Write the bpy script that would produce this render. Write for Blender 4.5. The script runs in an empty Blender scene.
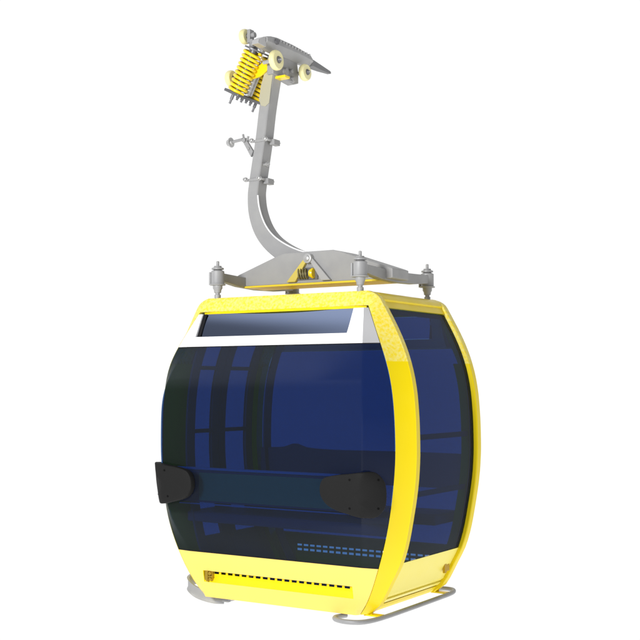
import bpy, bmesh, math, random
from mathutils import Vector, Matrix
random.seed(3)
R = math.radians
scene = bpy.context.scene
C = scene.collection
D = 1.0576                     # depth of the cabin between its two hoops
MID = D / 2

# ------------------------------------------------------------------ materials
def mat(name, base=(.5, .5, .5), rough=.5, metal=0., spec=.5, coat=0., noise=None, bump=0., bscale=60., rvar=0.):
    m = bpy.data.materials.new(name); m.use_nodes = True
    nt = m.node_tree; b = nt.nodes['Principled BSDF']
    b.inputs['Base Color'].default_value = (*base, 1)
    b.inputs['Roughness'].default_value = rough
    b.inputs['Metallic'].default_value = metal
    b.inputs['Specular IOR Level'].default_value = spec
    b.inputs['Coat Weight'].default_value = coat
    b.inputs['Coat Roughness'].default_value = .15
    tc = nt.nodes.new('ShaderNodeTexCoord')
    if noise:
        col2, scale, lo, hi = noise
        n = nt.nodes.new('ShaderNodeTexNoise'); n.inputs['Scale'].default_value = scale; n.inputs['Detail'].default_value = 3
        rp = nt.nodes.new('ShaderNodeMapRange'); rp.inputs['From Min'].default_value = lo; rp.inputs['From Max'].default_value = hi
        mx = nt.nodes.new('ShaderNodeMix'); mx.data_type = 'RGBA'
        mx.inputs['A'].default_value = (*base, 1); mx.inputs['B'].default_value = (*col2, 1)
        nt.links.new(tc.outputs['Object'], n.inputs['Vector']); nt.links.new(n.outputs['Fac'], rp.inputs['Value'])
        nt.links.new(rp.outputs['Result'], mx.inputs['Factor']); nt.links.new(mx.outputs['Result'], b.inputs['Base Color'])
    if rvar:
        n2 = nt.nodes.new('ShaderNodeTexNoise'); n2.inputs['Scale'].default_value = 7; n2.inputs['Detail'].default_value = 5
        r2 = nt.nodes.new('ShaderNodeMapRange'); r2.inputs['From Min'].default_value = .3; r2.inputs['From Max'].default_value = .7
        r2.inputs['To Min'].default_value = rough - rvar; r2.inputs['To Max'].default_value = rough + rvar
        nt.links.new(tc.outputs['Object'], n2.inputs['Vector']); nt.links.new(n2.outputs['Fac'], r2.inputs['Value'])
        nt.links.new(r2.outputs['Result'], b.inputs['Roughness'])
    if bump:
        n3 = nt.nodes.new('ShaderNodeTexNoise'); n3.inputs['Scale'].default_value = bscale; n3.inputs['Detail'].default_value = 2
        bp = nt.nodes.new('ShaderNodeBump'); bp.inputs['Strength'].default_value = bump; bp.inputs['Distance'].default_value = .002
        nt.links.new(tc.outputs['Object'], n3.inputs['Vector']); nt.links.new(n3.outputs['Fac'], bp.inputs['Height'])
        nt.links.new(bp.outputs['Normal'], b.inputs['Normal'])
    return m

def glass(name, tint, haze, hazecol, rough=.04, ior=1.3, gmax=.22):
    """Dark blue see-through pane: tinted transparency, a thin grey film, a faint reflection."""
    m = bpy.data.materials.new(name); m.use_nodes = True
    nt = m.node_tree; nt.nodes.clear()
    out = nt.nodes.new('ShaderNodeOutputMaterial')
    tr = nt.nodes.new('ShaderNodeBsdfTransparent'); tr.inputs['Color'].default_value = (*tint, 1)
    df = nt.nodes.new('ShaderNodeBsdfDiffuse'); df.inputs['Color'].default_value = (*hazecol, 1)
    gl = nt.nodes.new('ShaderNodeBsdfGlossy'); gl.inputs['Roughness'].default_value = rough
    lw = nt.nodes.new('ShaderNodeLayerWeight'); lw.inputs['Blend'].default_value = .5      # Facing output = 1 - |cos|
    pw = nt.nodes.new('ShaderNodeMath'); pw.operation = 'POWER'; pw.inputs[1].default_value = 5
    fr = nt.nodes.new('ShaderNodeMapRange'); f0 = ((ior - 1) / (ior + 1)) ** 2
    fr.inputs['To Min'].default_value = f0; fr.inputs['To Max'].default_value = gmax
    nt.links.new(lw.outputs['Facing'], pw.inputs[0]); nt.links.new(pw.outputs[0], fr.inputs['Value'])
    m1 = nt.nodes.new('ShaderNodeMixShader'); m1.inputs[0].default_value = haze
    m2 = nt.nodes.new('ShaderNodeMixShader')
    nt.links.new(tr.outputs[0], m1.inputs[1]); nt.links.new(df.outputs[0], m1.inputs[2])
    nt.links.new(fr.outputs[0], m2.inputs[0]); nt.links.new(m1.outputs[0], m2.inputs[1]); nt.links.new(gl.outputs[0], m2.inputs[2])
    nt.links.new(m2.outputs[0], out.inputs[0])
    return m

M = dict(
    yellow=mat('yellow_paint', (.93, .715, .004), .38, spec=.3, rvar=.06),
    speckle=mat('speckled_yellow_paint', (.93, .72, .03), .42, spec=.3, noise=((.93, .81, .22), 55, .36, .64), bump=.25, bscale=70),
    pale=mat('pale_yellow_paint', (.94, .70, .15), .4, spec=.5, rvar=.05),
    sill=mat('sill_yellow_paint', (.94, .82, .16), .4, spec=.4, rvar=.05),
    white=mat('white_trim', (.92, .92, .93), .4),
    grey=mat('galvanised_steel', (.36, .36, .36), .5, metal=.1, spec=.4, noise=((.335, .335, .34), 9, .35, .65), rvar=.08),
    steel=mat('bright_steel', (.50, .50, .50), .4, metal=.5),
    lgrey=mat('grey_shade_and_rib', (.40, .40, .41), .45),  # transom wing's shade put into the colour; also the right pivot rib
    dull=mat('dull_spring_steel', (.22, .19, .08), .4, metal=.3),
    rib=mat('rib_yellow_reflection', (.62, .50, .10), .45),  # yellow reflection put into the colour of the left pivot rib
    tail=mat('tail_steel', (.17, .17, .175), .5, metal=.2),
    darksteel=mat('dark_steel', (.17, .17, .18), .45, metal=.5),
    cream=mat('cream_plastic', (.86, .80, .42), .45),
    spring=mat('yellow_spring_steel', (.95, .70, .01), .3, spec=.6),
    rubber=mat('black_rubber', (.010, .010, .010), .7, spec=.2, bump=.15, bscale=160),
    hole=mat('black_screw', (.003, .003, .003), .6, spec=.1),
    inner=mat('dark_grey_lining', (.24, .23, .21), .6),
    seat=mat('grey_seat_shell', (.22, .23, .25), .5),
    pad=mat('green_grey_pad', (.80, .78, .25), .7),
    floor=mat('grey_floor', (.25, .25, .27), .7),
    rail=mat('rail_steel', (.95, .97, 1.), .35, metal=.3),
    vent=mat('dark_mirror_glass', (.19, .235, .36), .10, metal=1.),
    seal=mat('black_seal', (.008, .008, .01), .6, spec=.2),
    fglass=glass('blue_tinted_front_glass', (.19, .35, .575), .013, (.56, .62, .54)),
    sglass=glass('blue_tinted_side_glass', (.205, .35, .565), .014, (.45, .56, .60)),
)

# ------------------------------------------------------------------ helpers
root = bpy.data.objects.new('cable_car', None); C.objects.link(root)
root.location = (0, MID, 0)
root['label'] = 'yellow cable car cabin with dark blue windows, hanging from a curved grey arm'
root['category'] = 'cable car'

def link(name, bm, m, parent=root, smooth=None, bevel=0.):
    """link a bmesh modelled in world space as one part of the cable car"""
    me = bpy.data.meshes.new(name)
    off = Vector(root.location)
    bmesh.ops.recalc_face_normals(bm, faces=bm.faces)
    bmesh.ops.translate(bm, verts=bm.verts, vec=-off)
    bm.to_mesh(me); bm.free()
    o = bpy.data.objects.new(name, me); C.objects.link(o); o.parent = parent
    me.materials.append(M[m] if isinstance(m, str) else m)
    if smooth is not None:
        for p in me.polygons: p.use_smooth = True
        try: me.set_sharp_from_angle(angle=R(smooth))
        except Exception: pass
    if bevel:
        b = o.modifiers.new('bevel', 'BEVEL'); b.width = bevel; b.segments = 2; b.limit_method = 'ANGLE'; b.angle_limit = R(35)
    return o

def box(bm, x0, x1, y0, y1, z0, z1):
    v = [bm.verts.new((x, y, z)) for x in (x0, x1) for y in (y0, y1) for z in (z0, z1)]
    for f in ((0, 1, 3, 2), (4, 6, 7, 5), (0, 4, 5, 1), (2, 3, 7, 6), (0, 2, 6, 4), (1, 5, 7, 3)):
        bm.faces.new([v[i] for i in f])

def frame_from(d):
    d = Vector(d).normalized()
    a = Vector((0, 0, 1)) if abs(d.z) < .9 else Vector((1, 0, 0))
    u = d.cross(a).normalized(); w = d.cross(u).normalized()
    return d, u, w

def cyl(bm, p0, p1, r0, r1=None, n=20):
    """cylinder or cone between two points, closed"""
    if r1 is None: r1 = r0
    p0, p1 = Vector(p0), Vector(p1); d, u, w = frame_from(p1 - p0)
    A = [bm.verts.new(p0 + (u * math.cos(2 * math.pi * i / n) + w * math.sin(2 * math.pi * i / n)) * r0) for i in range(n)]
    B = [bm.verts.new(p1 + (u * math.cos(2 * math.pi * i / n) + w * math.sin(2 * math.pi * i / n)) * r1) for i in range(n)]
    for i in range(n): bm.faces.new((A[i], A[(i + 1) % n], B[(i + 1) % n], B[i]))
    bm.faces.new(A[::-1]); bm.faces.new(B)

def lathe(bm, p, d, prof, n=28):
    """prof: (distance along d, radius)"""
    p = Vector(p); d, u, w = frame_from(d); rings = []
    for s, r in prof:
        rings.append([bm.verts.new(p + d * s + (u * math.cos(2 * math.pi * i / n) + w * math.sin(2 * math.pi * i / n)) * r) for i in range(n)])
    for a, b in zip(rings, rings[1:]):
        for i in range(n): bm.faces.new((a[i], a[(i + 1) % n], b[(i + 1) % n], b[i]))
    bm.faces.new(rings[0][::-1]); bm.faces.new(rings[-1])

def tube(bm, pts, r, n=10, closed=False):
    pts = [Vector(p) for p in pts]; rings = []
    u = None
    N = len(pts)
    for i, p in enumerate(pts):
        a = pts[i - 1] if (i > 0 or closed) else p
        b = pts[(i + 1) % N] if (i < N - 1 or closed) else p
        d = (b - a).normalized()
        if u is None: _, u, _ = frame_from(d)
        u = (u - d * u.dot(d)).normalized(); w = d.cross(u)
        rings.append([bm.verts.new(p + (u * math.cos(2 * math.pi * k / n) + w * math.sin(2 * math.pi * k / n)) * r) for k in range(n)])
    for a, b in (list(zip(rings, rings[1:])) + ([(rings[-1], rings[0])] if closed else [])):
        for i in range(n): bm.faces.new((a[i], a[(i + 1) % n], b[(i + 1) % n], b[i]))
    if not closed: bm.faces.new(rings[0][::-1]); bm.faces.new(rings[-1])

def prism(bm, pts, vec):
    """polygon pts extruded along vec"""
    vec = Vector(vec)
    A = [bm.verts.new(p) for p in pts]; B = [bm.verts.new(Vector(p) + vec) for p in pts]; n = len(pts)
    bm.faces.new(A[::-1]); bm.faces.new(B)
    for i in range(n): bm.faces.new((A[i], A[(i + 1) % n], B[(i + 1) % n], B[i]))

def smooth_pts(pts, k=6):
    """Catmull-Rom through points"""
    P = [Vector(p) for p in pts]; out = []
    for i in range(len(P) - 1):
        a = P[max(i - 1, 0)]; b = P[i]; c = P[i + 1]; d = P[min(i + 2, len(P) - 1)]
        for j in range(k):
            t = j / k
            out.append(.5 * ((2 * b) + (c - a) * t + (2 * a - 5 * b + 4 * c - d) * t * t + (-a + 3 * b - 3 * c + d) * t ** 3))
    out.append(P[-1]); return out

def interp(tab, z):
    """monotone-ish cubic Hermite interpolation in a table of (z, value)"""
    if z <= tab[0][0]: return tab[0][1]
    if z >= tab[-1][0]: return tab[-1][1]
    for i in range(len(tab) - 1):
        if tab[i][0] <= z <= tab[i + 1][0]: break
    z0, v0 = tab[i]; z1, v1 = tab[i + 1]; h = z1 - z0
    def slope(k):
        if k <= 0: return (tab[1][1] - tab[0][1]) / (tab[1][0] - tab[0][0])
        if k >= len(tab) - 1: return (tab[-1][1] - tab[-2][1]) / (tab[-1][0] - tab[-2][0])
        a = (tab[k][1] - tab[k - 1][1]) / (tab[k][0] - tab[k - 1][0]); b = (tab[k + 1][1] - tab[k][1]) / (tab[k + 1][0] - tab[k][0])
        return 0 if a * b < 0 else 2 * a * b / (a + b + 1e-12) if a * b > 0 else 0
    m0, m1 = slope(i), slope(i + 1); t = (z - z0) / h
    return (2 * t**3 - 3 * t**2 + 1) * v0 + (t**3 - 2 * t**2 + t) * h * m0 + (-2 * t**3 + 3 * t**2) * v1 + (t**3 - t**2) * h * m1

# profile tables measured from the photograph (metres)
OUT = [(0.0, .700), (.03, .745), (.078, .786), (.225, .868), (.35, .934), (.486, .978), (.653, 1.013), (.826, 1.043), (.95, 1.057), (1.10, 1.064),
       (1.25, 1.062), (1.45, 1.050), (1.55, 1.037), (1.65, 1.016), (1.75, .986), (1.83, .955), (1.90, .923), (1.97, .887), (2.04, .848), (2.11, .808), (2.15, .783), (2.18, .745), (2.20, .690)]
INX = [(0.0, .660), (.1, .738), (.35, .858), (.65, .948), (.9, .980), (1.1, .992), (1.35, .986), (1.55, .966), (1.70, .930), (1.83, .868), (1.95, .805), (2.05, .752), (2.12, .712)]
INY = [(0.0, -.045), (.1, -.078), (.35, -.135), (.65, -.162), (1.1, -.152), (1.55, -.157), (1.70, -.156), (1.83, -.130), (2.05, -.06), (2.12, -.035)]
CRX = [(0.0, .640), (.335, .727), (.5, .785), (.65, .818), (.85, .838), (1.1, .848), (1.4, .848), (1.6, .824), (1.72, .786), (1.83, .737), (2.12, .695)]
CRY = [(0.0, -.075), (.335, -.142), (.5, -.235), (.65, -.293), (.85, -.328), (1.1, -.344), (1.4, -.342), (1.6, -.296), (1.72, -.228), (1.83, -.148), (2.12, -.050)]
out = lambda z: interp(OUT, z); inx = lambda z: interp(INX, z); iny = lambda z: interp(INY, z)
def soft(tab):
    """the table's curve, averaged over a short height so that no kink is left in the bulged glass"""
    cache = {}
    def f(z):
        k = round(z, 4)
        if k not in cache:
            h = max(0., min(.17, z * .6, (2.12 - z) * .6)); n = 12
            wts = [1 - abs(i) / (n + 1) for i in range(-n, n + 1)]
            cache[k] = sum(w_ * interp(tab, z + h * i / n) for i, w_ in zip(range(-n, n + 1), wts)) / sum(wts)
        return cache[k]
    return f
crx, cry = soft(CRX), soft(CRY)
inx, iny = soft(INX), soft(INY)

def mir(y, rear):
    """mirror to the rear end, which bulges less than the front"""
    if not rear: return y
    return D - (y if y > -.06 else -.06 + (y + .06) * .25)

# ------------------------------------------------------------------ hoops (the two yellow arch frames)
ZT = 1.708                       # where the speckled upper cap begins
def hoop_side(bm, z0, z1, sx, rear, n=30, cap=True):
    rings = []
    for i in range(n + 1):
        z = z0 + (z1 - z0) * i / n
        o, ix, iy = out(z), inx(z), iny(z)
        sec = [(o - .006, 0.004), (o, .010), (o, .062), (o - .006, .070), (o - .13, .075), (ix - .006, iy + .012), (ix, iy)]
        rings.append([bm.verts.new((sx * x, mir(y, rear), z)) for x, y in sec])
    m = len(rings[0])
    for a, b in zip(rings, rings[1:]):
        for k in range(m): bm.faces.new((a[k], a[(k + 1) % m], b[(k + 1) % m], b[k]))
    bm.faces.new(rings[0][::-1]); bm.faces.new(rings[-1])

def hoop_top(bm, rear):
    """upper cap: the hoop's shoulders and its header, one continuous band"""
    n = 26; path = []
    for i in range(n + 1):                       # right shoulder, going up
        t = i / n; z = ZT + (2.20 - ZT) * (t ** .8)
        o = out(z); zi = min(z, 2.095 - (2.2 - z) * .15) if z > 1.95 else z
        zi = ZT + (2.095 - ZT) * ((z - ZT) / (2.2 - ZT))
        path.append(((o, z), (inx(zi), zi, iny(zi))))
    path += [((.62, 2.2), (.62, 2.097, -.032)), ((.3, 2.2), (.3, 2.097, -.030)), ((0, 2.2), (0, 2.097, -.030))]
    pts = [(p[0][0], p[0][1], p[1]) for p in path]
    full = [(1, *p) for p in pts] + [(-1, *p) for p in pts[-2::-1]]
    rings = []
    for i, (s, ox, oz, (ix, iz, iy)) in enumerate(full):
        top = (oz > 2.195)
        dx, dz = (ix - ox), (iz - oz); L = math.hypot(dx, dz); dx /= L; dz /= L
        sec = [(ox + dx * .006, oz + dz * .006, .004), (ox, oz, .010), (ox, oz, .062), (ox + dx * .006, oz + dz * .006, .070),
               (ox + dx * .09, oz + dz * .09, .075), (ix + dx * .004, iz + dz * .004, iy + .012), (ix, iz, iy)]
        rings.append([bm.verts.new((s * x, mir(y, rear), z)) for x, z, y in sec])
    m = 7
    for a, b in zip(rings, rings[1:]):
        for k in range(m): bm.faces.new((a[k], a[(k + 1) % m], b[(k + 1) % m], b[k]))
    bm.faces.new(rings[0][::-1]); bm.faces.new(rings[-1])

for rear in (False, True):
    bm = bmesh.new(); hoop_top(bm, rear)
    hp = link('arch_header', bm, 'speckle', smooth=30)
    for sx in (1, -1):
        bm = bmesh.new(); hoop_side(bm, 0.0, ZT, sx, rear)
        link('arch_post', bm, 'yellow', parent=hp, smooth=30)
    bm = bmesh.new()                              # lip under the header
    ys = sorted((mir(-.022, rear), mir(.05, rear)))
    box(bm, -.70, .70, ys[0], ys[1], 2.078, 2.0945)
    link('header_lip', bm, 'yellow', parent=hp)

# ------------------------------------------------------------------ end faces (front and rear)
def surf_pt(s, z, off=0.):
    """point on the front end face: s in [-1.?..]: unfolded distance from the vertical centre line"""
    cx, cy = crx(z), cry(z); ix, iy = inx(z), iny(z)
    a = abs(s); sg = 1 if s >= 0 else -1
    L = math.hypot(ix - cx, iy - cy) or 1e-6
    if a <= cx: x, y = a, cy; nx, ny = 0., -1.
    else:
        t = (a - cx) / L; x, y = cx + (ix - cx) * t, cy + (iy - cy) * t
        nx, ny = -(iy - cy) / L * -1, -(ix - cx) / L
    r = .05                                       # blend the normal near the crease
    w = max(0., min(1., (a - cx) / r * .5 + .5))
    nnx = 0 + ( (iy - cy) / L) * w; nny = -1 * (1 - w) + (-(ix - cx) / L) * w
    q = math.hypot(nnx, nny) or 1
    return Vector((sg * (x + abs(nnx) / q * off), y + nny / q * off, z))

def wing_len(z): return math.hypot(inx(z) - crx(z), iny(z) - cry(z))

def skin(bm, z0, z1, nz, rear, s_cols, thick=.008):
    """grid of the end face between two heights; s_cols(z) gives the unfolded positions"""
    rows = []; rows2 = []
    for i in range(nz + 1):
        z = z0 + (z1 - z0) * i / nz
        rows.append([surf_pt(s, z) for s in s_cols(z)]); rows2.append([surf_pt(s, z, -thick) for s in s_cols(z)])
    def mk(P): return [[bm.verts.new((p.x, mir(p.y, rear), p.z)) for p in r] for r in P]
    A, B = mk(rows), mk(rows2); nc = len(A[0])
    for i in range(nz):
        for k in range(nc - 1):
            bm.faces.new((A[i][k], A[i][k + 1], A[i + 1][k + 1], A[i + 1][k])); bm.faces.new((B[i][k], B[i + 1][k], B[i + 1][k + 1], B[i][k + 1]))
        bm.faces.new((A[i][0], A[i + 1][0], B[i + 1][0], B[i][0])); bm.faces.new((A[i][-1], B[i][-1], B[i + 1][-1], A[i + 1][-1]))
    for k in range(nc - 1):
        bm.faces.new((A[0][k], B[0][k], B[0][k + 1], A[0][k + 1])); bm.faces.new((A[-1][k], A[-1][k + 1], B[-1][k + 1], B[-1][k]))

def full_cols(z):
    c, w = crx(z), wing_len(z) - .004
    return [-(c + w), -(c + w * .5), -c - .006, -c + .006, -c * .5, 0, c * .5, c - .006, c + .006, c + w * .5, c + w]

for rear in (False, True):
    bm = bmesh.new(); skin(bm, .339, 1.826, 60, rear, full_cols)
    fw = link('front_window' if not rear else 'rear_window', bm, 'fglass', smooth=20)
    bm = bmesh.new()                              # thin black gasket along the top and bottom edges
    skin(bm, .333, .3385, 1, rear, full_cols, .012); link('window_seal', bm, 'seal', parent=fw)
    bm = bmesh.new(); skin(bm, 1.8265, 1.832, 1, rear, full_cols, .012); link('window_seal', bm, 'seal', parent=fw)

# lower yellow end panel: a skin with a long recess and a row of slots in it
RX0, RX1 = -.618, .615
def lower_panel(rear):
    bm = bmesh.new()
    z_lo, z_hi = (.112, .256) if rear else (.112, .196)
    dep = .034
    skin(bm, z_hi, .3325, 4, rear, full_cols, .012)
    skin(bm, 0.0, z_lo, 3, rear, full_cols, .012)
    def side_cols(sg):
        def f(z):
            c, w = crx(z), wing_len(z) - .004
            r = sorted([sg * .635, sg * (c - .006), sg * (c + .006), sg * (c + w * .5), sg * (c + w)])
            return r
        return f
    for sg in (1, -1): skin(bm, z_lo, z_hi, 2, rear, side_cols(sg), .012)
    o = link('front_panel' if not rear else 'rear_panel', bm, 'pale', smooth=12)
    # recess: back wall with slots, sloping ledge, end walls
    bm = bmesh.new()
    yh = cry(z_hi); yl = cry(z_lo); yb = yh + dep
    def q(x0, x1, y0, z0, y1, z1, th=.004):
        P = [(x0, y0, z0), (x1, y0, z0), (x1, y1, z1), (x0, y1, z1)]
        Q = [(a, b + th, c) for a, b, c in P]
        A = [bm.verts.new((a, mir(b, rear), c)) for a, b, c in P]; B = [bm.verts.new((a, mir(b, rear), c)) for a, b, c in Q]
        bm.faces.new(A); bm.faces.new(B[::-1])
        for i in range(4): bm.faces.new((A[i], A[(i + 1) % 4], B[(i + 1) % 4], B[i]))
    zs0, zs1 = (.190, .252) if rear else (.172, .190)
    rows = ((.194, .211), (.232, .247)) if rear else ((.1722, .1898),)
    X0, X1 = -.635, .635
    q(X0, X1, yb, .157, yl + .001, z_lo)          # sloping ledge
    q(X0, X1, yh + .001, z_hi, yb, zs1)           # ceiling of the recess
    q(X0, X1, yb, .1572, yb, zs0)                 # below the slots
    n = 20; pitch = (RX1 - RX0) / n
    edges = [zs0] + [v for r_ in rows for v in r_] + [zs1]
    for za, zb in zip(edges[0::2], edges[1::2]):
        if zb - za > .001: q(X0, X1, yb, za, yb, zb)
    for za, zb in rows:
        q(X0, RX0, yb, za, yb, zb); q(RX1, X1, yb, za, yb, zb)
        for i in range(n):
            xa = RX0 + pitch * i
            q(xa + pitch * .70, xa + pitch, yb, za, yb, zb)
    for x in (X0, X1 - .004): # end walls
        P = [(x, yh, z_hi), (x, yb, zs1), (x, yb, .157), (x, yl, z_lo)]
        prism(bm, [(a, mir(b, rear), c) for a, b, c in P], (.004, 0, 0))
    link('vent_slot_strip', bm, 'yellow', parent=o)
    return o
fp = lower_panel(False); rp_ = lower_panel(True)
# latch in the left end of the front recess
bm = bmesh.new(); yb = cry(.19) + .02
box(bm, -.625, -.555, yb - .012, yb + .01, .125, .192)
box(bm, -.600, -.585, yb - .03, yb - .012, .12, .195); box(bm, -.585, -.548, yb - .026, yb - .013, .150, .160)
cyl(bm, (-.57, yb - .03, .178), (-.57, yb, .178), .012); cyl(bm, (-.565, yb - .032, .138), (-.565, yb, .138), .010)
link('latch', bm, mat('brass_latch', (.45, .30, .03), .35, metal=.4), parent=fp, bevel=.002)
# second row of slots low in the rear wall is seen through the cabin as another dashed line
# ------------------------------------------------------------------ white transoms with their dark vent windows
for rear in (False, True):
    bm = bmesh.new()
    skin(bm, 1.8325, 1.905, 2, rear, lambda z: full_cols(z)[:-3] + [crx(z) + .002], .02)
    def fin(sg, xi0, xi1):
        def f(z):
            t = (z - 1.905) / (2.078 - 1.905)
            c, w = crx(z), wing_len(z) - .004
            e = xi0 + (xi1 - xi0) * t
            if sg > 0: return [e, c - .004, c + .002]
            return sorted([sg * e, sg * (c - .004), sg * (c + .004), sg * (c + w * .5), sg * (c + w)])
        return f
    skin(bm, 1.9052, 2.077, 6, rear, fin(1, .600, .622), .03)
    skin(bm, 1.9052, 2.077, 6, rear, fin(-1, .712, .690), .03)
    tf = link('transom_panel', bm, 'white', smooth=12)
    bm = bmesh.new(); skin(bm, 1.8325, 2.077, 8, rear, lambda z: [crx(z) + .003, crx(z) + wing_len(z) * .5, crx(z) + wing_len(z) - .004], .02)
    link('shaded_transom_wing', bm, 'lgrey', parent=tf, smooth=12)  # right wing of the white transom, its shade put into the grey
    for x in (-.66, -.18, .30, .575):
        bm = bmesh.new(); cyl(bm, (x, mir(cry(1.885) - .004, rear), 1.885), (x, mir(cry(1.885) + .004, rear), 1.885), .006, n=12)
        link('rivet', bm, 'white', parent=tf)
    bm = bmesh.new()                              # hatch glass, hollowed to grade its reflection, slightly recessed behind the white frame
    nx, nz = 40, 6; G = []
    for j in range(nz + 1):
        row = []
        z = 1.907 + (2.0765 - 1.907) * j / nz
        for i in range(nx + 1):
            x = -.705 + (.625 + .705) * i / nx
            bul = .055 * (1 - (x / .72) ** 2)
            y = cry(z) + .012 + (bul * .7) + .03 * ((z - 1.99) / .085) ** 2 * .2
            row.append(bm.verts.new((x, mir(y, rear), z)))
        G.append(row)
    for j in range(nz):
        for i in range(nx): bm.faces.new((G[j][i], G[j][i + 1], G[j + 1][i + 1], G[j + 1][i]))
    ge = bmesh.ops.extrude_face_region(bm, geom=bm.faces[:])
    vs = [e for e in ge['geom'] if isinstance(e, bmesh.types.BMVert)]
    bmesh.ops.translate(bm, verts=vs, vec=(0, -.006 if rear else .006, 0))
    link('vent_window', bm, 'vent' if not rear else 'fglass', smooth=40)
    bm = bmesh.new()
    zt = 2.0765; 
    P = [surf_pt(-.705, 1.906, -.012), surf_pt(-.675, 1.906, -.012), surf_pt(-.655, zt, -.012), surf_pt(-.690, zt, -.012)]
    prism(bm, [(p.x, mir(p.y, rear), p.z) for p in P], (0, -.006 if rear else .006, 0))
    link('vent_seal', bm, 'seal', parent=tf)

# ------------------------------------------------------------------ roof, side beams, side panels, side glass, floor
Y0, Y1 = .073, D - .073
bm = bmesh.new(); box(bm, -.66, .66, Y0 + .002, Y1 - .002, 2.165, 2.188)
link('roof', bm, 'yellow')
def side_strip(bm, zs, offs, sx, y0=Y0, y1=Y1, th=.012):
    """strip following the barrel profile at side sx; zs list, offs list of inward offsets"""
    A = [(sx * (out(z) - o), z) for z, o in zip(zs, offs)]
    B = [(sx * (out(z) - o - th), z) for z, o in zip(zs, offs)]
    va = [[bm.verts.new((x, y, z)) for y in (y0, y1)] for x, z in A]; vb = [[bm.verts.new((x, y, z)) for y in (y0, y1)] for x, z in B]
    for i in range(len(zs) - 1):
        bm.faces.new((va[i][0], va[i][1], va[i + 1][1], va[i + 1][0])); bm.faces.new((vb[i][0], vb[i + 1][0], vb[i + 1][1], vb[i][1]))
        for k in (0, 1): bm.faces.new((va[i][k], va[i + 1][k], vb[i + 1][k], vb[i][k]))
    bm.faces.new((va[0][0], vb[0][0], vb[0][1], va[0][1])); bm.faces.new((va[-1][0], va[-1][1], vb[-1][1], vb[-1][0]))

def lin(a, b, n): return [a + (b - a) * i / n for i in range(n + 1)]
for sx in (1, -1):
    bm = bmesh.new()
    P = [(.640, 2.199), (.700, 2.196), (.742, 2.182), (.768, 2.163), (.782, 2.140), (.776, 2.128), (.790, 2.108), (.803, 2.083), (.770, 2.076), (.700, 2.11), (.640, 2.15)]
    prism(bm, [(sx * x, Y0 + .001, z) for x, z in P], (0, Y1 - Y0 - .002, 0))
    link('roof_beam', bm, 'yellow', smooth=25)
    bm = bmesh.new()
    zs = lin(.345, .12, 5) + [.112, .088, .082, .058, .050]
    offs = [.029] * 6 + [.029, .044, .030, .036, .050]
    zs, offs = zs[::-1], offs[::-1]
    side_strip(bm, zs, offs, sx, Y0 + .001, Y1 - .001)
    sp = link('side_sill', bm, 'sill', smooth=25)
    bm = bmesh.new(); side_strip(bm, [.0, .02, .046], [.02, .03, .04], sx, Y0 + .001, Y1 - .001, .05)
    link('sill_trim', bm, 'yellow', parent=sp)
    bm = bmesh.new()                              # small brass catch at the rear foot of the sill
    xo = sx * (out(.2) - .029); yc = Y1 - .065
    box(bm, min(xo, xo + sx * .018), max(xo, xo + sx * .018), yc - .045, yc - .012, .165, .275)
    box(bm, min(xo, xo + sx * .014), max(xo, xo + sx * .014), yc - .008, yc + .045, .175, .290)
    link('catch', bm, mat('catch_brass', (.55, .33, .0), .4, metal=.3), parent=sp, bevel=.003)
bm = bmesh.new(); side_strip(bm, lin(.35, 2.074, 30), [.031] * 31, 1, Y0, Y1, .008)
sw = link('side_window', bm, 'sglass', smooth=40)
bm = bmesh.new()                                  # printed dark border round the pane
side_strip(bm, lin(2.040, 2.072, 2), [.041] * 3, 1, Y0, Y1, .004)
side_strip(bm, lin(.35, 2.038, 28), [.041] * 29, 1, Y1 - .045, Y1, .004)
side_strip(bm, lin(.35, 2.038, 28), [.041] * 29, 1, Y0, Y0 + .03, .004)
link('window_border', bm, 'inner', parent=sw, smooth=40)
# grab rails along the inside of the side window
for z in (1.19, .80):
    bm = bmesh.new(); side_strip(bm, [z - .018, z + .018], [.075, .075], 1, Y0 + .01, Y1 - .01, .02)
    link('grab_rail', bm, 'inner')

# left side: two sliding door leaves
def door(y0, y1):
    z0, z1 = .12, 2.07
    bm = bmesh.new(); st = .085
    side_strip(bm, lin(z0, z1, 30), [.05] * 31, -1, y0, y0 + st, .03)
    side_strip(bm, lin(z0, z1, 30), [.05] * 31, -1, y1 - st, y1, .03)
    for za, zb in ((z0, .39), (1.175, 1.205), (1.668, 1.698), (1.985, z1)):
        side_strip(bm, lin(za, zb, 4), [.052] * 5, -1, y0 + st + .0005, y1 - st - .0005, .026)
    d = link('door', bm, 'inner', smooth=40)
    bm = bmesh.new(); side_strip(bm, lin(.39, 1.985, 26), [.058] * 27, -1, y0 + st - .002, y1 - st + .002, .006)
    link('door_window', bm, 'sglass', parent=d, smooth=40)
    bm = bmesh.new(); side_strip(bm, lin(z0, z1, 30), [.028] * 31, -1, y0 + .012 if y0 > MID - .05 else y1 - .03, y0 + .03 if y0 > MID - .05 else y1 - .012, .018)
    link('door_seal', bm, 'rubber', parent=d, smooth=40)
door(Y0, MID - .002); door(MID + .002, Y1)
# inner lining pillars beside each hoop
for y0, y1 in ((Y0 - .10, Y0 - .006), (Y1 + .006, Y1 + .10)):
    for sx in (-1,):
        bm = bmesh.new()
        side_strip(bm, lin(.06, 2.05, 30), [.19] * 31, sx, y0, y1, .016)
        link('pillar_lining', bm, 'inner', smooth=40)
bm = bmesh.new(); box(bm, -.68, .68, -.03, D + .03, .02, .05)
prism(bm, [(-.66, -.03, .006), (.66, -.03, .006), (.66, D + .03, .006), (-.66, D + .03, .006)], (0, 0, .012))
link('floor', bm, 'floor')
bm = bmesh.new(); box(bm, -.66, .66, Y0 - .03, Y1 + .03, 2.125, 2.145)
link('ceiling', bm, 'inner')

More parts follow.
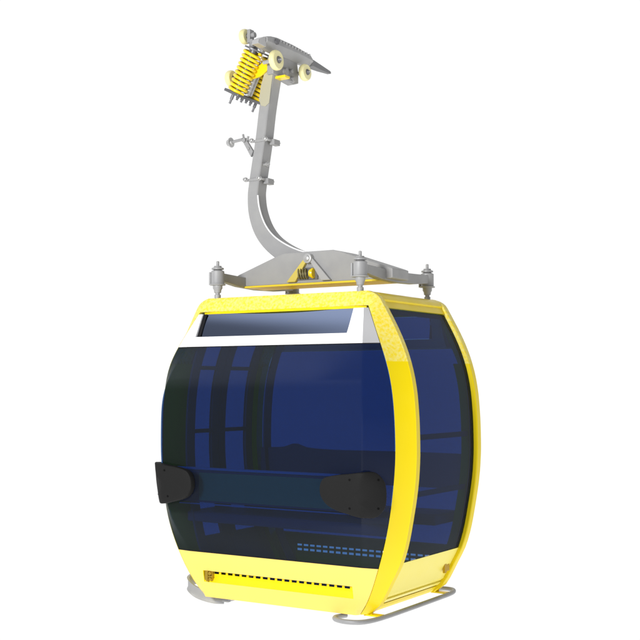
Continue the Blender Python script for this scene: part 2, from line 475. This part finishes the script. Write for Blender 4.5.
# ------------------------------------------------------------------ benches inside
def rounded_box(bm, x0, x1, y0, y1, z0, z1): box(bm, x0, x1, y0, y1, z0, z1)
def bench(rear):
    def Y(a, b): a, b = mir(a, rear), mir(b, rear); return min(a, b), max(a, b)
    bm = bmesh.new()                              # seat shell + cushion
    a, b = Y(-.02, .36); box(bm, -.86, .86, a, b, .53, .61)
    s = link('bench_seat', bm, 'seat', bevel=.015)
    bm = bmesh.new()
    if rear:
        a, b = Y(-.03, .02)
        # moulded backrest with a head bump
        top = []
        for i in range(49):
            x = -.93 + 1.86 * i / 48
            z = 1.030 + .03 * math.exp(-((x + .60) / .07) ** 2) + .014 * math.exp(-((x + .60) / .25) ** 2) + .004 * math.sin(x * 3)
            top.append((x, a, z))
        prism(bm, [(.93, a, .77), (-.93, a, .77)][::-1] + top[::-1], (0, b - a, 0))
        k = link('bench_backrest', bm, 'seat', bevel=.006)
    else:
        a, b = -.20, -.16
        box(bm, -.80, .77, a, b, .70, .93)
        k = link('bench_backrest', bm, 'seat', bevel=.006)
        bm = bmesh.new(); box(bm, -.60, .56, a - .006, a - .001, .715, .915)
        link('back_pad', bm, 'pad', parent=k)
        bm = bmesh.new(); tube(bm, [(-.80, a - .005, .944), (.60, a - .008, .944)], .010)
        link('edge_rail', bm, 'rail', parent=k)
        bm = bmesh.new(); tube(bm, [(-.78, a - .005, .69), (.70, a - .005, .69)], .005)
        link('edge_rail', bm, 'rail', parent=k)
bench(False); bench(True)

# ------------------------------------------------------------------ bumpers, two black pads round the corner creases
def bumper(sg, rear):
    # outline in (distance outward from the crease, z)
    O = [(-.300, .87), (-.292, .905), (-.262, .940), (-.175, .961), (-.08, .972), (0, .984), (.07, .985), (.115, .955), (.148, .905), (.156, .83),
         (.148, .76), (.115, .712), (.07, .686), (0, .688), (-.08, .706), (-.175, .729), (-.25, .765), (-.292, .82)]
    sm = smooth_pts([(a, b, 0) for a, b in O + O[:1]], 4)[:-1]
    bm = bmesh.new()
    def pt(s, z, off):
        p = surf_pt(sg * (crx(z) + s), z, off)
        # keep the crease of the pad straight
        return (p.x, mir(p.y, rear), p.z)
    cs, cz = -.05, .83
    rings = []
    for off, sc in ((.004, 1.), (.040, 1.), (.047, .985), (.050, .955), (.050, .7), (.050, .4), (.050, .12)):
        rings.append([bm.verts.new(pt(cs + (p.x - cs) * sc, cz + (p.y - cz) * sc, off)) for p in sm])
    n = len(sm)
    for a, b in zip(rings, rings[1:]):
        for i in range(n): bm.faces.new((a[i], a[(i + 1) % n], b[(i + 1) % n], b[i]))
    bm.faces.new(rings[-1]); bm.faces.new(rings[0][::-1])
    o = link('bumper', bm, 'rubber', smooth=35)
    for (s, z) in ((-.065, .935), (.095, .935), (-.065, .748), (.095, .748)):
        b2 = bmesh.new(); p0 = Vector(pt(s, z, .044)); p1 = Vector(pt(s, z, .0515)); cyl(b2, p0, p1, .008, n=12)
        link('screw', b2, 'hole', parent=o)
for sg in (1, -1): bumper(sg, False)

# ------------------------------------------------------------------ skate rails under the floor
z = .0
path = [(.52, .0, -.025), (.50, -.10, -.022), (.54, -.17, -.020), (.63, -.205, -.020), (.72, -.18, -.020), (.765, -.10, -.020), (.785, .05, -.020), (.79, .3, -.020), (.79, .8, -.020), (.785, 1.08, -.020),
        (.76, 1.20, -.020), (.71, 1.255, -.020), (.64, 1.255, -.020), (.59, 1.20, -.020), (.575, 1.10, -.022)]
bm = bmesh.new(); tube(bm, smooth_pts(path, 6), .0165, n=12)
rr = link('guide_rail', bm, 'grey', smooth=50)
for y in (.03, D - .02):
    bm = bmesh.new(); box(bm, .66, .785, y - .03, y + .03, -.012, -.002); cyl(bm, (.70, y, -.002), (.70, y, .012), .014)
    link('rail_bracket', bm, 'yellow', parent=rr)
pathL = [(-.60, .10, -.035), (-.68, .06, -.03), (-.80, .03, .0), (-.875, .03, .045), (-.905, .08, .07), (-.91, .2, .075), (-.91, .6, .075), (-.91, 1.0, .075)]
bm = bmesh.new(); sp_ = smooth_pts(pathL, 6); rings = []
for i, p in enumerate(sp_):
    d = (sp_[min(i + 1, len(sp_) - 1)] - sp_[max(i - 1, 0)]).normalized()
    side = Vector((d.y, -d.x, 0)).normalized()
    h = .042
    rings.append([bm.verts.new(p + side * a + Vector((0, 0, 1)) * b) for a, b in ((-.012, -h), (.006, -h), (.014, -h * .6), (.014, h * .6), (.006, h), (-.012, h), (-.004, h * .6), (-.004, -h * .6))])
for a, b in zip(rings, rings[1:]):
    for k in range(8): bm.faces.new((a[k], a[(k + 1) % 8], b[(k + 1) % 8], b[k]))
bm.faces.new(rings[0][::-1]); bm.faces.new(rings[-1])
lr = link('guide_rail', bm, 'grey', smooth=40)
bm = bmesh.new(); prism(bm, [(-.66, .06, -.055), (-.54, .06, -.055), (-.49, .06, -.004), (-.66, .06, -.004)], (0, .12, 0))
box(bm, -.56, -.50, .02, .05, -.045, -.004)
link('rail_bracket', bm, 'grey', parent=lr, bevel=.003)

# ------------------------------------------------------------------ suspension frame on the roof
hood_pts = [(-.70, 2.312), (-.70, 2.385), (-.66, 2.405), (-.30, 2.530), (-.24, 2.548), (.20, 2.548), (.26, 2.535), (.66, 2.400), (.70, 2.385), (.70, 2.320), (.690, 2.312)]
bm = bmesh.new()
HY0, HY1 = .35, .60
# hood: hollow bent sheet, walls front and back, sloping top
prism(bm, [(x, HY0, z) for x, z in hood_pts], (0, HY1 - HY0, 0))
hood = link('suspension_frame', bm, 'grey', bevel=.006)
bm = bmesh.new()
for sx in (1, -1):                                # V ribs to the pivot
    bm = bmesh.new()
    prism(bm, [(sx * .040, HY0 - .03, 2.490), (sx * .0, HY0 - .03, 2.495), (sx * .115, HY0 - .03, 2.322), (sx * .195, HY0 - .03, 2.322)], (0, .0298, 0))
    link('pivot_rib', bm, 'lgrey' if sx > 0 else 'rib', parent=hood, bevel=.004)  # left one is coloured with the yellow it reflects
bm = bmesh.new(); lathe(bm, (0, HY0 - .055, 2.492), (0, 1, 0), [(0, .012), (.004, .02), (.012, .022), (.014, .036), (.03, .038), (.054, .038)])
link('pivot_bolt', bm, 'steel', parent=hood, smooth=40)
bm = bmesh.new(); box(bm, -.105, .075, HY0 - .012, HY0 - .001, 2.335, 2.425)
link('spring_housing', bm, 'darksteel', parent=hood)
bm = bmesh.new(); pts = []
for i in range(0, 4 * 14 + 1):
    a = 2 * math.pi * i / 14; pts.append((-.090 + .085 * i / 56, HY0 - .026 + .016 * math.cos(a), 2.380 + .036 * math.sin(a)))
tube(bm, pts, .0055, 8)
link('damper_spring', bm, 'dull', parent=hood, smooth=60)
bm = bmesh.new(); lathe(bm, (.02, HY0 - .026, 2.38), (1, 0, 0), [(0, .03), (.012, .034), (.02, .04), (.032, .036)])
link('damper_cap', bm, 'spring', parent=hood, smooth=40)
# base flange, bounce light from the yellow roof put into its colour
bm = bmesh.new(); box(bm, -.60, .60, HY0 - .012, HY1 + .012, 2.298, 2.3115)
link('base_flange', bm, mat('flange_roof_bounce', (.80, .62, .03), .4), parent=hood)
for sx in (1, -1):
    bm = bmesh.new()                              # longitudinal beam, deeper at the middle
    x0, x1 = sx * .62 - .030, sx * .62 + .030
    P = [(.03, 2.335), (.03, 2.392), (.30, 2.382), (MID, 2.375), (D - .27, 2.382), (D - .0, 2.392), (D - .0, 2.330), (D - .25, 2.305), (MID, 2.296), (.28, 2.305)]
    prism(bm, [(x0, y, z) for y, z in P], (x1 - x0, 0, 0))
    link('side_beam', bm, 'grey', parent=hood, bevel=.004)
    for y in (.03, D):
        bm = bmesh.new(); x = sx * .62
        prof = [(2.188, .024), (2.226, .024), (2.228, .017), (2.240, .017), (2.242, .026), (2.262, .028), (2.275, .036), (2.296, .036), (2.298, .058), (2.306, .060), (2.308, .052),
                (2.312, .050), (2.402, .050), (2.406, .046), (2.414, .026), (2.418, .046), (2.428, .046), (2.434, .030), (2.444, .028), (2.446, .011), (2.476, .011), (2.480, .008)]
        lathe(bm, (x, y, 0), (0, 0, 1), prof)
        mt = link('roof_mount', bm, 'grey', parent=root, smooth=35)
        bm = bmesh.new()
        box(bm, x - .060, x - .046, y - .03, y + .03, 2.300, 2.398)
        link('clamp_plate', bm, 'grey', parent=mt, bevel=.002)

# ------------------------------------------------------------------ hanger arm
cen = [(-.430, 4.120), (-.464, 3.973), (-.512, 3.723), (-.545, 3.487), (-.578, 3.298), (-.606, 3.133), (-.615, 3.038), (-.600, 2.909), (-.545, 2.769), (-.450, 2.655), (-.310, 2.560), (-.160, 2.490), (.0, 2.455)]
wid = [.088, .088, .090, .092, .094, .096, .100, .112, .122, .128, .140, .160, .17]
sp = smooth_pts([(x, 0, z) for x, z in cen], 6); wd = smooth_pts([(w, 0, 0) for w in wid], 6)
bm = bmesh.new(); rings = []
ya, yb = MID - .062, MID + .062
for i, p in enumerate(sp):
    d = (sp[min(i + 1, len(sp) - 1)] - sp[max(i - 1, 0)]).normalized(); nrm = Vector((-d.z, 0, d.x)); w = wd[i].x / 2
    c = .007
    rings.append([bm.verts.new((p.x + nrm.x * a, y, p.z + nrm.z * a)) for a, y in
                  ((w - c, ya), (w, ya + c), (w, yb - c), (w - c, yb), (-w + c, yb), (-w, yb - c), (-w, ya + c), (-w + c, ya))])
for a, b in zip(rings, rings[1:]):
    for k in range(8): bm.faces.new((a[k], a[(k + 1) % 8], b[(k + 1) % 8], b[k]))
bm.faces.new(rings[0][::-1]); bm.faces.new(rings[-1])
arm = link('hanger_arm', bm, 'grey', smooth=25)

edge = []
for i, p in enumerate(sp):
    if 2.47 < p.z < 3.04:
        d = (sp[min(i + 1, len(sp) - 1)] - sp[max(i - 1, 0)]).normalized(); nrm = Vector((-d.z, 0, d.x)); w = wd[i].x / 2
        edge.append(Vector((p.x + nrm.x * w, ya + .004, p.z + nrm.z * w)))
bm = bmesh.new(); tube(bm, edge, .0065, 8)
link('edge_highlight', bm, 'white', parent=arm, smooth=60)  # highlight along the arm's inner curve, put in as a white strip

def armx(z):
    best = min(sp[:50], key=lambda p: abs(p.z - z)); return best.x
for z in (3.470, 3.165):                          # clamp collars with bolts
    xc = armx(z); bm = bmesh.new()
    box(bm, xc - .075, xc + .075, ya - .009, ya - .001, z - .010, z + .010)
    box(bm, xc - .075, xc + .075, yb + .001, yb + .009, z - .010, z + .010)
    box(bm, xc + .056, xc + .100, yb - .070, yb + .012, z - .030, z + .014)
    cl = link('clamp_collar', bm, 'grey', parent=arm, bevel=.002)
    for sx in (1, -1):
        x = xc + sx * .066
        bm = bmesh.new(); lathe(bm, (x, ya - .050, z + .004), (0, 1, 0), [(0, .006), (.010, .008), (.012, .014), (.028, .016), (.030, .019), (.038, .019), (.040, .010), (.20, .010), (.202, .015), (.216, .015), (.22, .007), (.235, .006)], 12)
        link('bolt', bm, 'steel', parent=cl, smooth=40)
bm = bmesh.new(); cyl(bm, (armx(3.3) + .04, MID - .02, 3.285), (armx(3.3) + .095, MID - .02, 3.285), .012); cyl(bm, (armx(3.3) + .072, MID - .02, 3.285), (armx(3.3) + .082, MID - .02, 3.285), .02)
link('arm_stud', bm, 'steel', parent=arm, smooth=40)
bm = bmesh.new(); yl = MID - .04                  # release lever with its knob
prism(bm, [(-.640, yl - .012, 3.355), (-.618, yl - .012, 3.395), (-.700, yl - .012, 3.515), (-.728, yl - .012, 3.500)], (0, .024, 0))
tube(bm, [(-.728, yl, 3.505), (-.845, yl, 3.495)], .012)
cyl(bm, (-.70, yl - .03, 3.49), (-.70, yl + .03, 3.49), .016); cyl(bm, (-.66, yl - .022, 3.42), (-.66, yl + .022, 3.42), .012)
tube(bm, [(-.715, yl, 3.50), (-.725, yl, 3.545)], .009); tube(bm, [(-.685, yl, 3.49), (-.672, yl, 3.525)], .009)
lv = link('release_lever', bm, 'grey', parent=arm, smooth=40)
bm = bmesh.new(); lathe(bm, (-.875, yl, 3.492), (1, .0, .03), [(0, .024), (.01, .028), (.026, .028), (.028, .040), (.036, .040), (.038, .022), (.05, .02)])
link('lever_knob', bm, 'steel', parent=arm, smooth=40)

# ------------------------------------------------------------------ rope grip
def yz_prism(bm, P, x0, x1): prism(bm, [(x0, y, z) for y, z in P], (x1 - x0, 0, 0))
# rail plate with tail: section stations along Y  (y, z_top, z_mid, z_bot)
st = [(.295, 4.228, 4.196, 4.145), (.36, 4.245, 4.196, 4.140), (.446, 4.256, 4.200, 4.138), (.644, 4.256, 4.204, 4.140), (.76, 4.250, 4.205, 4.140), (.91, 4.238, 4.200, 4.150), (.955, 4.208, 4.190, 4.158)]
XC = -.40
bm = bmesh.new(); rings = []
for y, zt_, zm, zb in st:
    rings.append([bm.verts.new(v) for v in ((XC - .05, y, zt_), (XC + .03, y, zt_ + .003), (XC + .045, y, zt_ - .005), (XC + .045, y, zm), (XC + .005, y, zb), (XC - .03, y, zb), (XC - .06, y, zm))])
for a, b in zip(rings, rings[1:]):
    for k in range(7): bm.faces.new((a[k], a[(k + 1) % 7], b[(k + 1) % 7], b[k]))
bm.faces.new(rings[0][::-1]); bm.faces.new(rings[-1])
grip = link('rope_grip', bm, 'grey', bevel=.003)
bm = bmesh.new(); rings = []
for y, zt_, zb, w in ((.956, 4.206, 4.158, .044), (1.12, 4.197, 4.160, .030), (1.265, 4.190, 4.168, .015), (1.285, 4.184, 4.174, .010)):
    rings.append([bm.verts.new(v) for v in ((XC - w, y, zt_), (XC + w, y, zt_), (XC + w * .9, y, zb), (XC - w * .9, y, zb))])
for a, b in zip(rings, rings[1:]):
    for k in range(4): bm.faces.new((a[k], a[(k + 1) % 4], b[(k + 1) % 4], b[k]))
bm.faces.new(rings[0][::-1]); bm.faces.new(rings[-1])
link('grip_tail', bm, 'tail', parent=grip)
for i in range(11):
    y = .47 + .042 * i; z = 4.236 - .012 * (y - .47); bm = bmesh.new()
    cyl(bm, (XC + .0455, y, z), (XC + .052, y, z), .0085, n=10)
    link('rivet', bm, 'steel', parent=grip, smooth=40)
bm = bmesh.new(); cyl(bm, (XC + .0455, .415, 4.215), (XC + .060, .415, 4.215), .022, n=18)
link('grip_pin', bm, 'darksteel', parent=grip, smooth=40)
bm = bmesh.new(); yz_prism(bm, [(.19, 4.150), (.20, 4.185), (.27, 4.222), (.293, 4.215), (.293, 4.145)], XC - .03, XC + .035)
link('grip_nose', bm, 'steel', parent=grip, bevel=.003)
bm = bmesh.new()
yz_prism(bm, [(.44, 4.06), (.48, 4.150), (.78, 4.150), (.80, 4.07), (.80, 3.98), (.73, 3.955), (.56, 3.97), (.44, 3.98)], -.46, -.40)
cyl(bm, (-.42, .60, 4.03), (-.375, .60, 4.03), .028); cyl(bm, (-.42, .67, 4.05), (-.37, .67, 4.05), .016); cyl(bm, (-.42, .70, 3.99), (-.372, .70, 3.99), .02)
cyl(bm, (-.42, .55, 4.075), (-.38, .55, 4.075), .014); box(bm, -.41, -.385, .58, .72, 3.965, 3.985)
link('grip_body', bm, 'grey', parent=grip, bevel=.004)
bm = bmesh.new(); box(bm, -.43, -.33, .50, .57, 3.955, 3.975)
link('wear_pad', bm, 'spring', parent=grip, bevel=.003)

def wheel(p, r, d):
    bm = bmesh.new(); w = .024
    lathe(bm, p, d, [(-w, r * .86), (-w * .85, r * .93), (-w * .4, r), (w * .4, r), (w * .85, r * .93), (w, r * .86), (w * 1.0, r * .36), (w * .8, r * .34)][:8], 36)
    o = link('wheel', bm, 'cream', parent=grip, smooth=30)
    return o
def hub(p, r, d):
    d = Vector(d).normalized(); p = Vector(p)
    bm = bmesh.new(); lathe(bm, p + d * .022, d, [(0, r * .34), (.008, r * .34), (.010, r * .24), (.012, r * .22), (.020, r * .20)], 20)
    return link('wheel_hub', bm, 'darksteel', parent=grip, smooth=30)
for p, r in (((-.335, .385, 4.060), .079), ((-.335, .795, 4.060), .068), ):
    wheel(p, r, (1, 0, 0)); hub(p, r, (1, 0, 0))
    bm = bmesh.new(); cyl(bm, (p[0] + .036, p[1], p[2]), (p[0] + .050, p[1], p[2]), r * .12, n=10); link('axle_nut', bm, 'steel', parent=grip, smooth=40); bm = bmesh.new(); cyl(bm, (p[0] - .12, p[1], p[2]), (p[0] - .025, p[1], p[2]), .015)
    link('axle', bm, 'steel', parent=grip, smooth=40)
wheel((-.645, .40, 4.300), .060, (1, 0, 0)); hub((-.645, .40, 4.300), .060, (1, 0, 0))
wheel((-.815, .45, 4.000), .066, (1, 0, 0)); hub((-.815, .45, 4.000), .066, (1, 0, 0))
bm = bmesh.new()                                  # yoke carrying the upper roller
box(bm, -.605, -.575, .37, .43, 4.235, 4.345); box(bm, -.575, -.545, .36, .44, 4.17, 4.26); cyl(bm, (-.615, .40, 4.30), (-.545, .40, 4.30), .022)
prism(bm, [(-.575, .38, 4.25), (-.545, .38, 4.25), (-.45, .38, 4.17), (-.47, .38, 4.14)], (0, .04, 0))
cyl(bm, (-.56, .36, 4.205), (-.53, .36, 4.205), .02); box(bm, -.60, -.56, .39, .42, 4.12, 4.24)
link('roller_yoke', bm, 'grey', parent=grip, bevel=.005)

# spring pack: two coils side by side along Y between two plates, leaning in the X-Z plane
ax = Vector((-.165, 0, -.312)); top = Vector((-.548, 0, 4.170)); L = ax.length; a = ax.normalized(); perp = Vector((-a.z, 0, a.x))
for y in (.385, .625):
    bm = bmesh.new(); pts = []; turns = 10; rad = .066
    _u = perp; _w = Vector((0, 1, 0)); N = int(turns * 22)
    for i in range(N + 1):
        t = i / N; an = 2 * math.pi * turns * t
        pts.append(top + Vector((0, y, 0)) + a * (L * (.02 + .96 * t)) + (_u * math.cos(an) + _w * math.sin(an)) * rad)
    tube(bm, pts, .0128, 10)
    s = link('coil_spring', bm, 'spring', parent=grip, smooth=60)
    bm = bmesh.new(); cyl(bm, top + Vector((0, y, 0)), top + Vector((0, y, 0)) + ax, .030)
    link('spring_rod', bm, 'darksteel', parent=grip, smooth=40)
    bm = bmesh.new(); cyl(bm, top + Vector((0, y, 0)) - a * .014, top + Vector((0, y, 0)) - a * .001, .078, n=32)
    link('spring_cap', bm, 'darksteel', parent=grip, smooth=40)
bm = bmesh.new(); cyl(bm, top + Vector((.02, .505, 0)) + ax * .42, top + Vector((.02, .505, 0)) + ax * .99, .036); cyl(bm, top + Vector((.02, .505, 0)) + ax * .2, top + Vector((.02, .505, 0)) + ax * .42, .022)
link('damper', bm, 'steel', parent=grip, smooth=40)
bm = bmesh.new()                                  # bottom plate
e = top + ax; h = perp * .075
P = [e + h, e - h]; 
v = []
c0 = e + Vector((0, .318, 0)); c1 = e + Vector((0, .705, 0))
prism(bm, [c0 + h, c0 - h, c1 - h, c1 + h], a * .022)
link('spring_plate', bm, 'darksteel', parent=grip, bevel=.003)
for y, ln in ((.355, .078), (.42, .034), (.48, .04), (.54, .034), (.60, .042), (.665, .082)):
    bm = bmesh.new(); p = e + Vector((0, y, 0)) + a * .021
    cyl(bm, p, p + a * ln * .55, .013); cyl(bm, p + a * ln * .55, p + a * ln, .009)
    link('threaded_stud', bm, 'darksteel', parent=grip, smooth=40)
bm = bmesh.new()                                  # yellow lever joining the arm head to the springs
prof = [(-.44, 4.105), (-.50, 4.085), (-.58, 4.045), (-.655, 4.02), (-.665, 3.975), (-.60, 3.965), (-.53, 3.975), (-.45, 4.02)]
for y in (MID - .088, MID + .068):
    bm = bmesh.new(); prism(bm, [(x, y, z) for x, z in prof], (0, .020, 0))
    link('grip_lever', bm, 'spring', parent=grip, bevel=.004)
lug = [(-.40, 4.10), (-.455, 4.095), (-.50, 4.00), (-.535, 3.90), (-.55, 3.79), (-.53, 3.745), (-.49, 3.735), (-.455, 3.76), (-.435, 3.90)]
bm = bmesh.new(); prism(bm, [(x, MID - .0675, z) for x, z in lug], (0, .005, 0))
link('arm_lug', bm, mat('pale_lug_paint', (.46, .44, .32), .45), parent=grip, bevel=.001)

# ------------------------------------------------------------------ world: studio white behind the cabin, dimmer behind the camera
w = bpy.data.worlds.new('World'); scene.world = w; w.use_nodes = True
nt = w.node_tree; bg = nt.nodes['Background']
tc = nt.nodes.new('ShaderNodeTexCoord')
dot = nt.nodes.new('ShaderNodeVectorMath'); dot.operation = 'DOT_PRODUCT'; dot.inputs[1].default_value = (-.53, .85, 0)
mr = nt.nodes.new('ShaderNodeMapRange'); mr.inputs['From Min'].default_value = -.45; mr.inputs['From Max'].default_value = .40
mr.inputs['To Min'].default_value = .30; mr.inputs['To Max'].default_value = 1.03; mr.interpolation_type = 'SMOOTHSTEP'
nt.links.new(tc.outputs['Generated'], dot.inputs[0]); nt.links.new(dot.outputs['Value'], mr.inputs['Value'])
def lobe(d, lo, hi, amount):                     # added brighter or darker zone of the world, shaping light from out of view
    dn = Vector(d).normalized()
    a = nt.nodes.new('ShaderNodeVectorMath'); a.operation = 'DOT_PRODUCT'; a.inputs[1].default_value = dn
    b = nt.nodes.new('ShaderNodeMapRange'); b.interpolation_type = 'SMOOTHSTEP'
    b.inputs['From Min'].default_value = lo; b.inputs['From Max'].default_value = hi; b.inputs['To Max'].default_value = amount
    nt.links.new(tc.outputs['Generated'], a.inputs[0]); nt.links.new(a.outputs['Value'], b.inputs['Value'])
    return b.outputs['Result']
acc = mr.outputs['Result']
for l_ in (lobe((-.682, -.394, .616), .925, .99, .8), lobe((.75, -.12, .65), .30, .95, -.6), lobe((.45, -.30, -.84), .25, .95, 1.3)):  # added: glow for the vent window, dimming from upper right, glow from below
    ad = nt.nodes.new('ShaderNodeMath'); ad.operation = 'ADD'
    nt.links.new(acc, ad.inputs[0]); nt.links.new(l_, ad.inputs[1]); acc = ad.outputs[0]
mx_ = nt.nodes.new('ShaderNodeMath'); mx_.operation = 'MAXIMUM'; mx_.inputs[1].default_value = .12
nt.links.new(acc, mx_.inputs[0]); nt.links.new(mx_.outputs[0], bg.inputs['Strength']); bg.inputs['Color'].default_value = (1, 1, 1, 1)

def area(name, loc, target, size, power, col=(1, 1, 1)):
    l = bpy.data.lights.new(name, 'AREA'); l.shape = 'RECTANGLE'; l.size = size[0]; l.size_y = size[1]; l.energy = power; l.color = col
    o = bpy.data.objects.new(name, l); C.objects.link(o); o.location = loc
    o.rotation_euler = (Vector(target) - Vector(loc)).to_track_quat('-Z', 'Y').to_euler()
    return o
area('key_softbox', (.7, -9.0, 3.6), (0, 0, 1.2), (1.6, 1.6), 770, (1, 1, 1))

# ------------------------------------------------------------------ camera
cam = bpy.data.cameras.new('camera'); co = bpy.data.objects.new('camera', cam); C.objects.link(co)
co.location = (4.56485, -6.75677, 1.55196)
co.rotation_euler = (R(90 + 3.26335), 0, R(32.20636))
cam.sensor_width = 36; cam.lens = 1134.28 / 640 * 36; cam.clip_end = 200
scene.camera = co
scene.render.engine = 'CYCLES'
scene.cycles.transparent_max_bounces = 32
scene.cycles.max_bounces = 10
scene.view_settings.view_transform = 'Standard'; scene.view_settings.look = 'None'
scene.view_settings.exposure = 0; scene.view_settings.gamma = 1
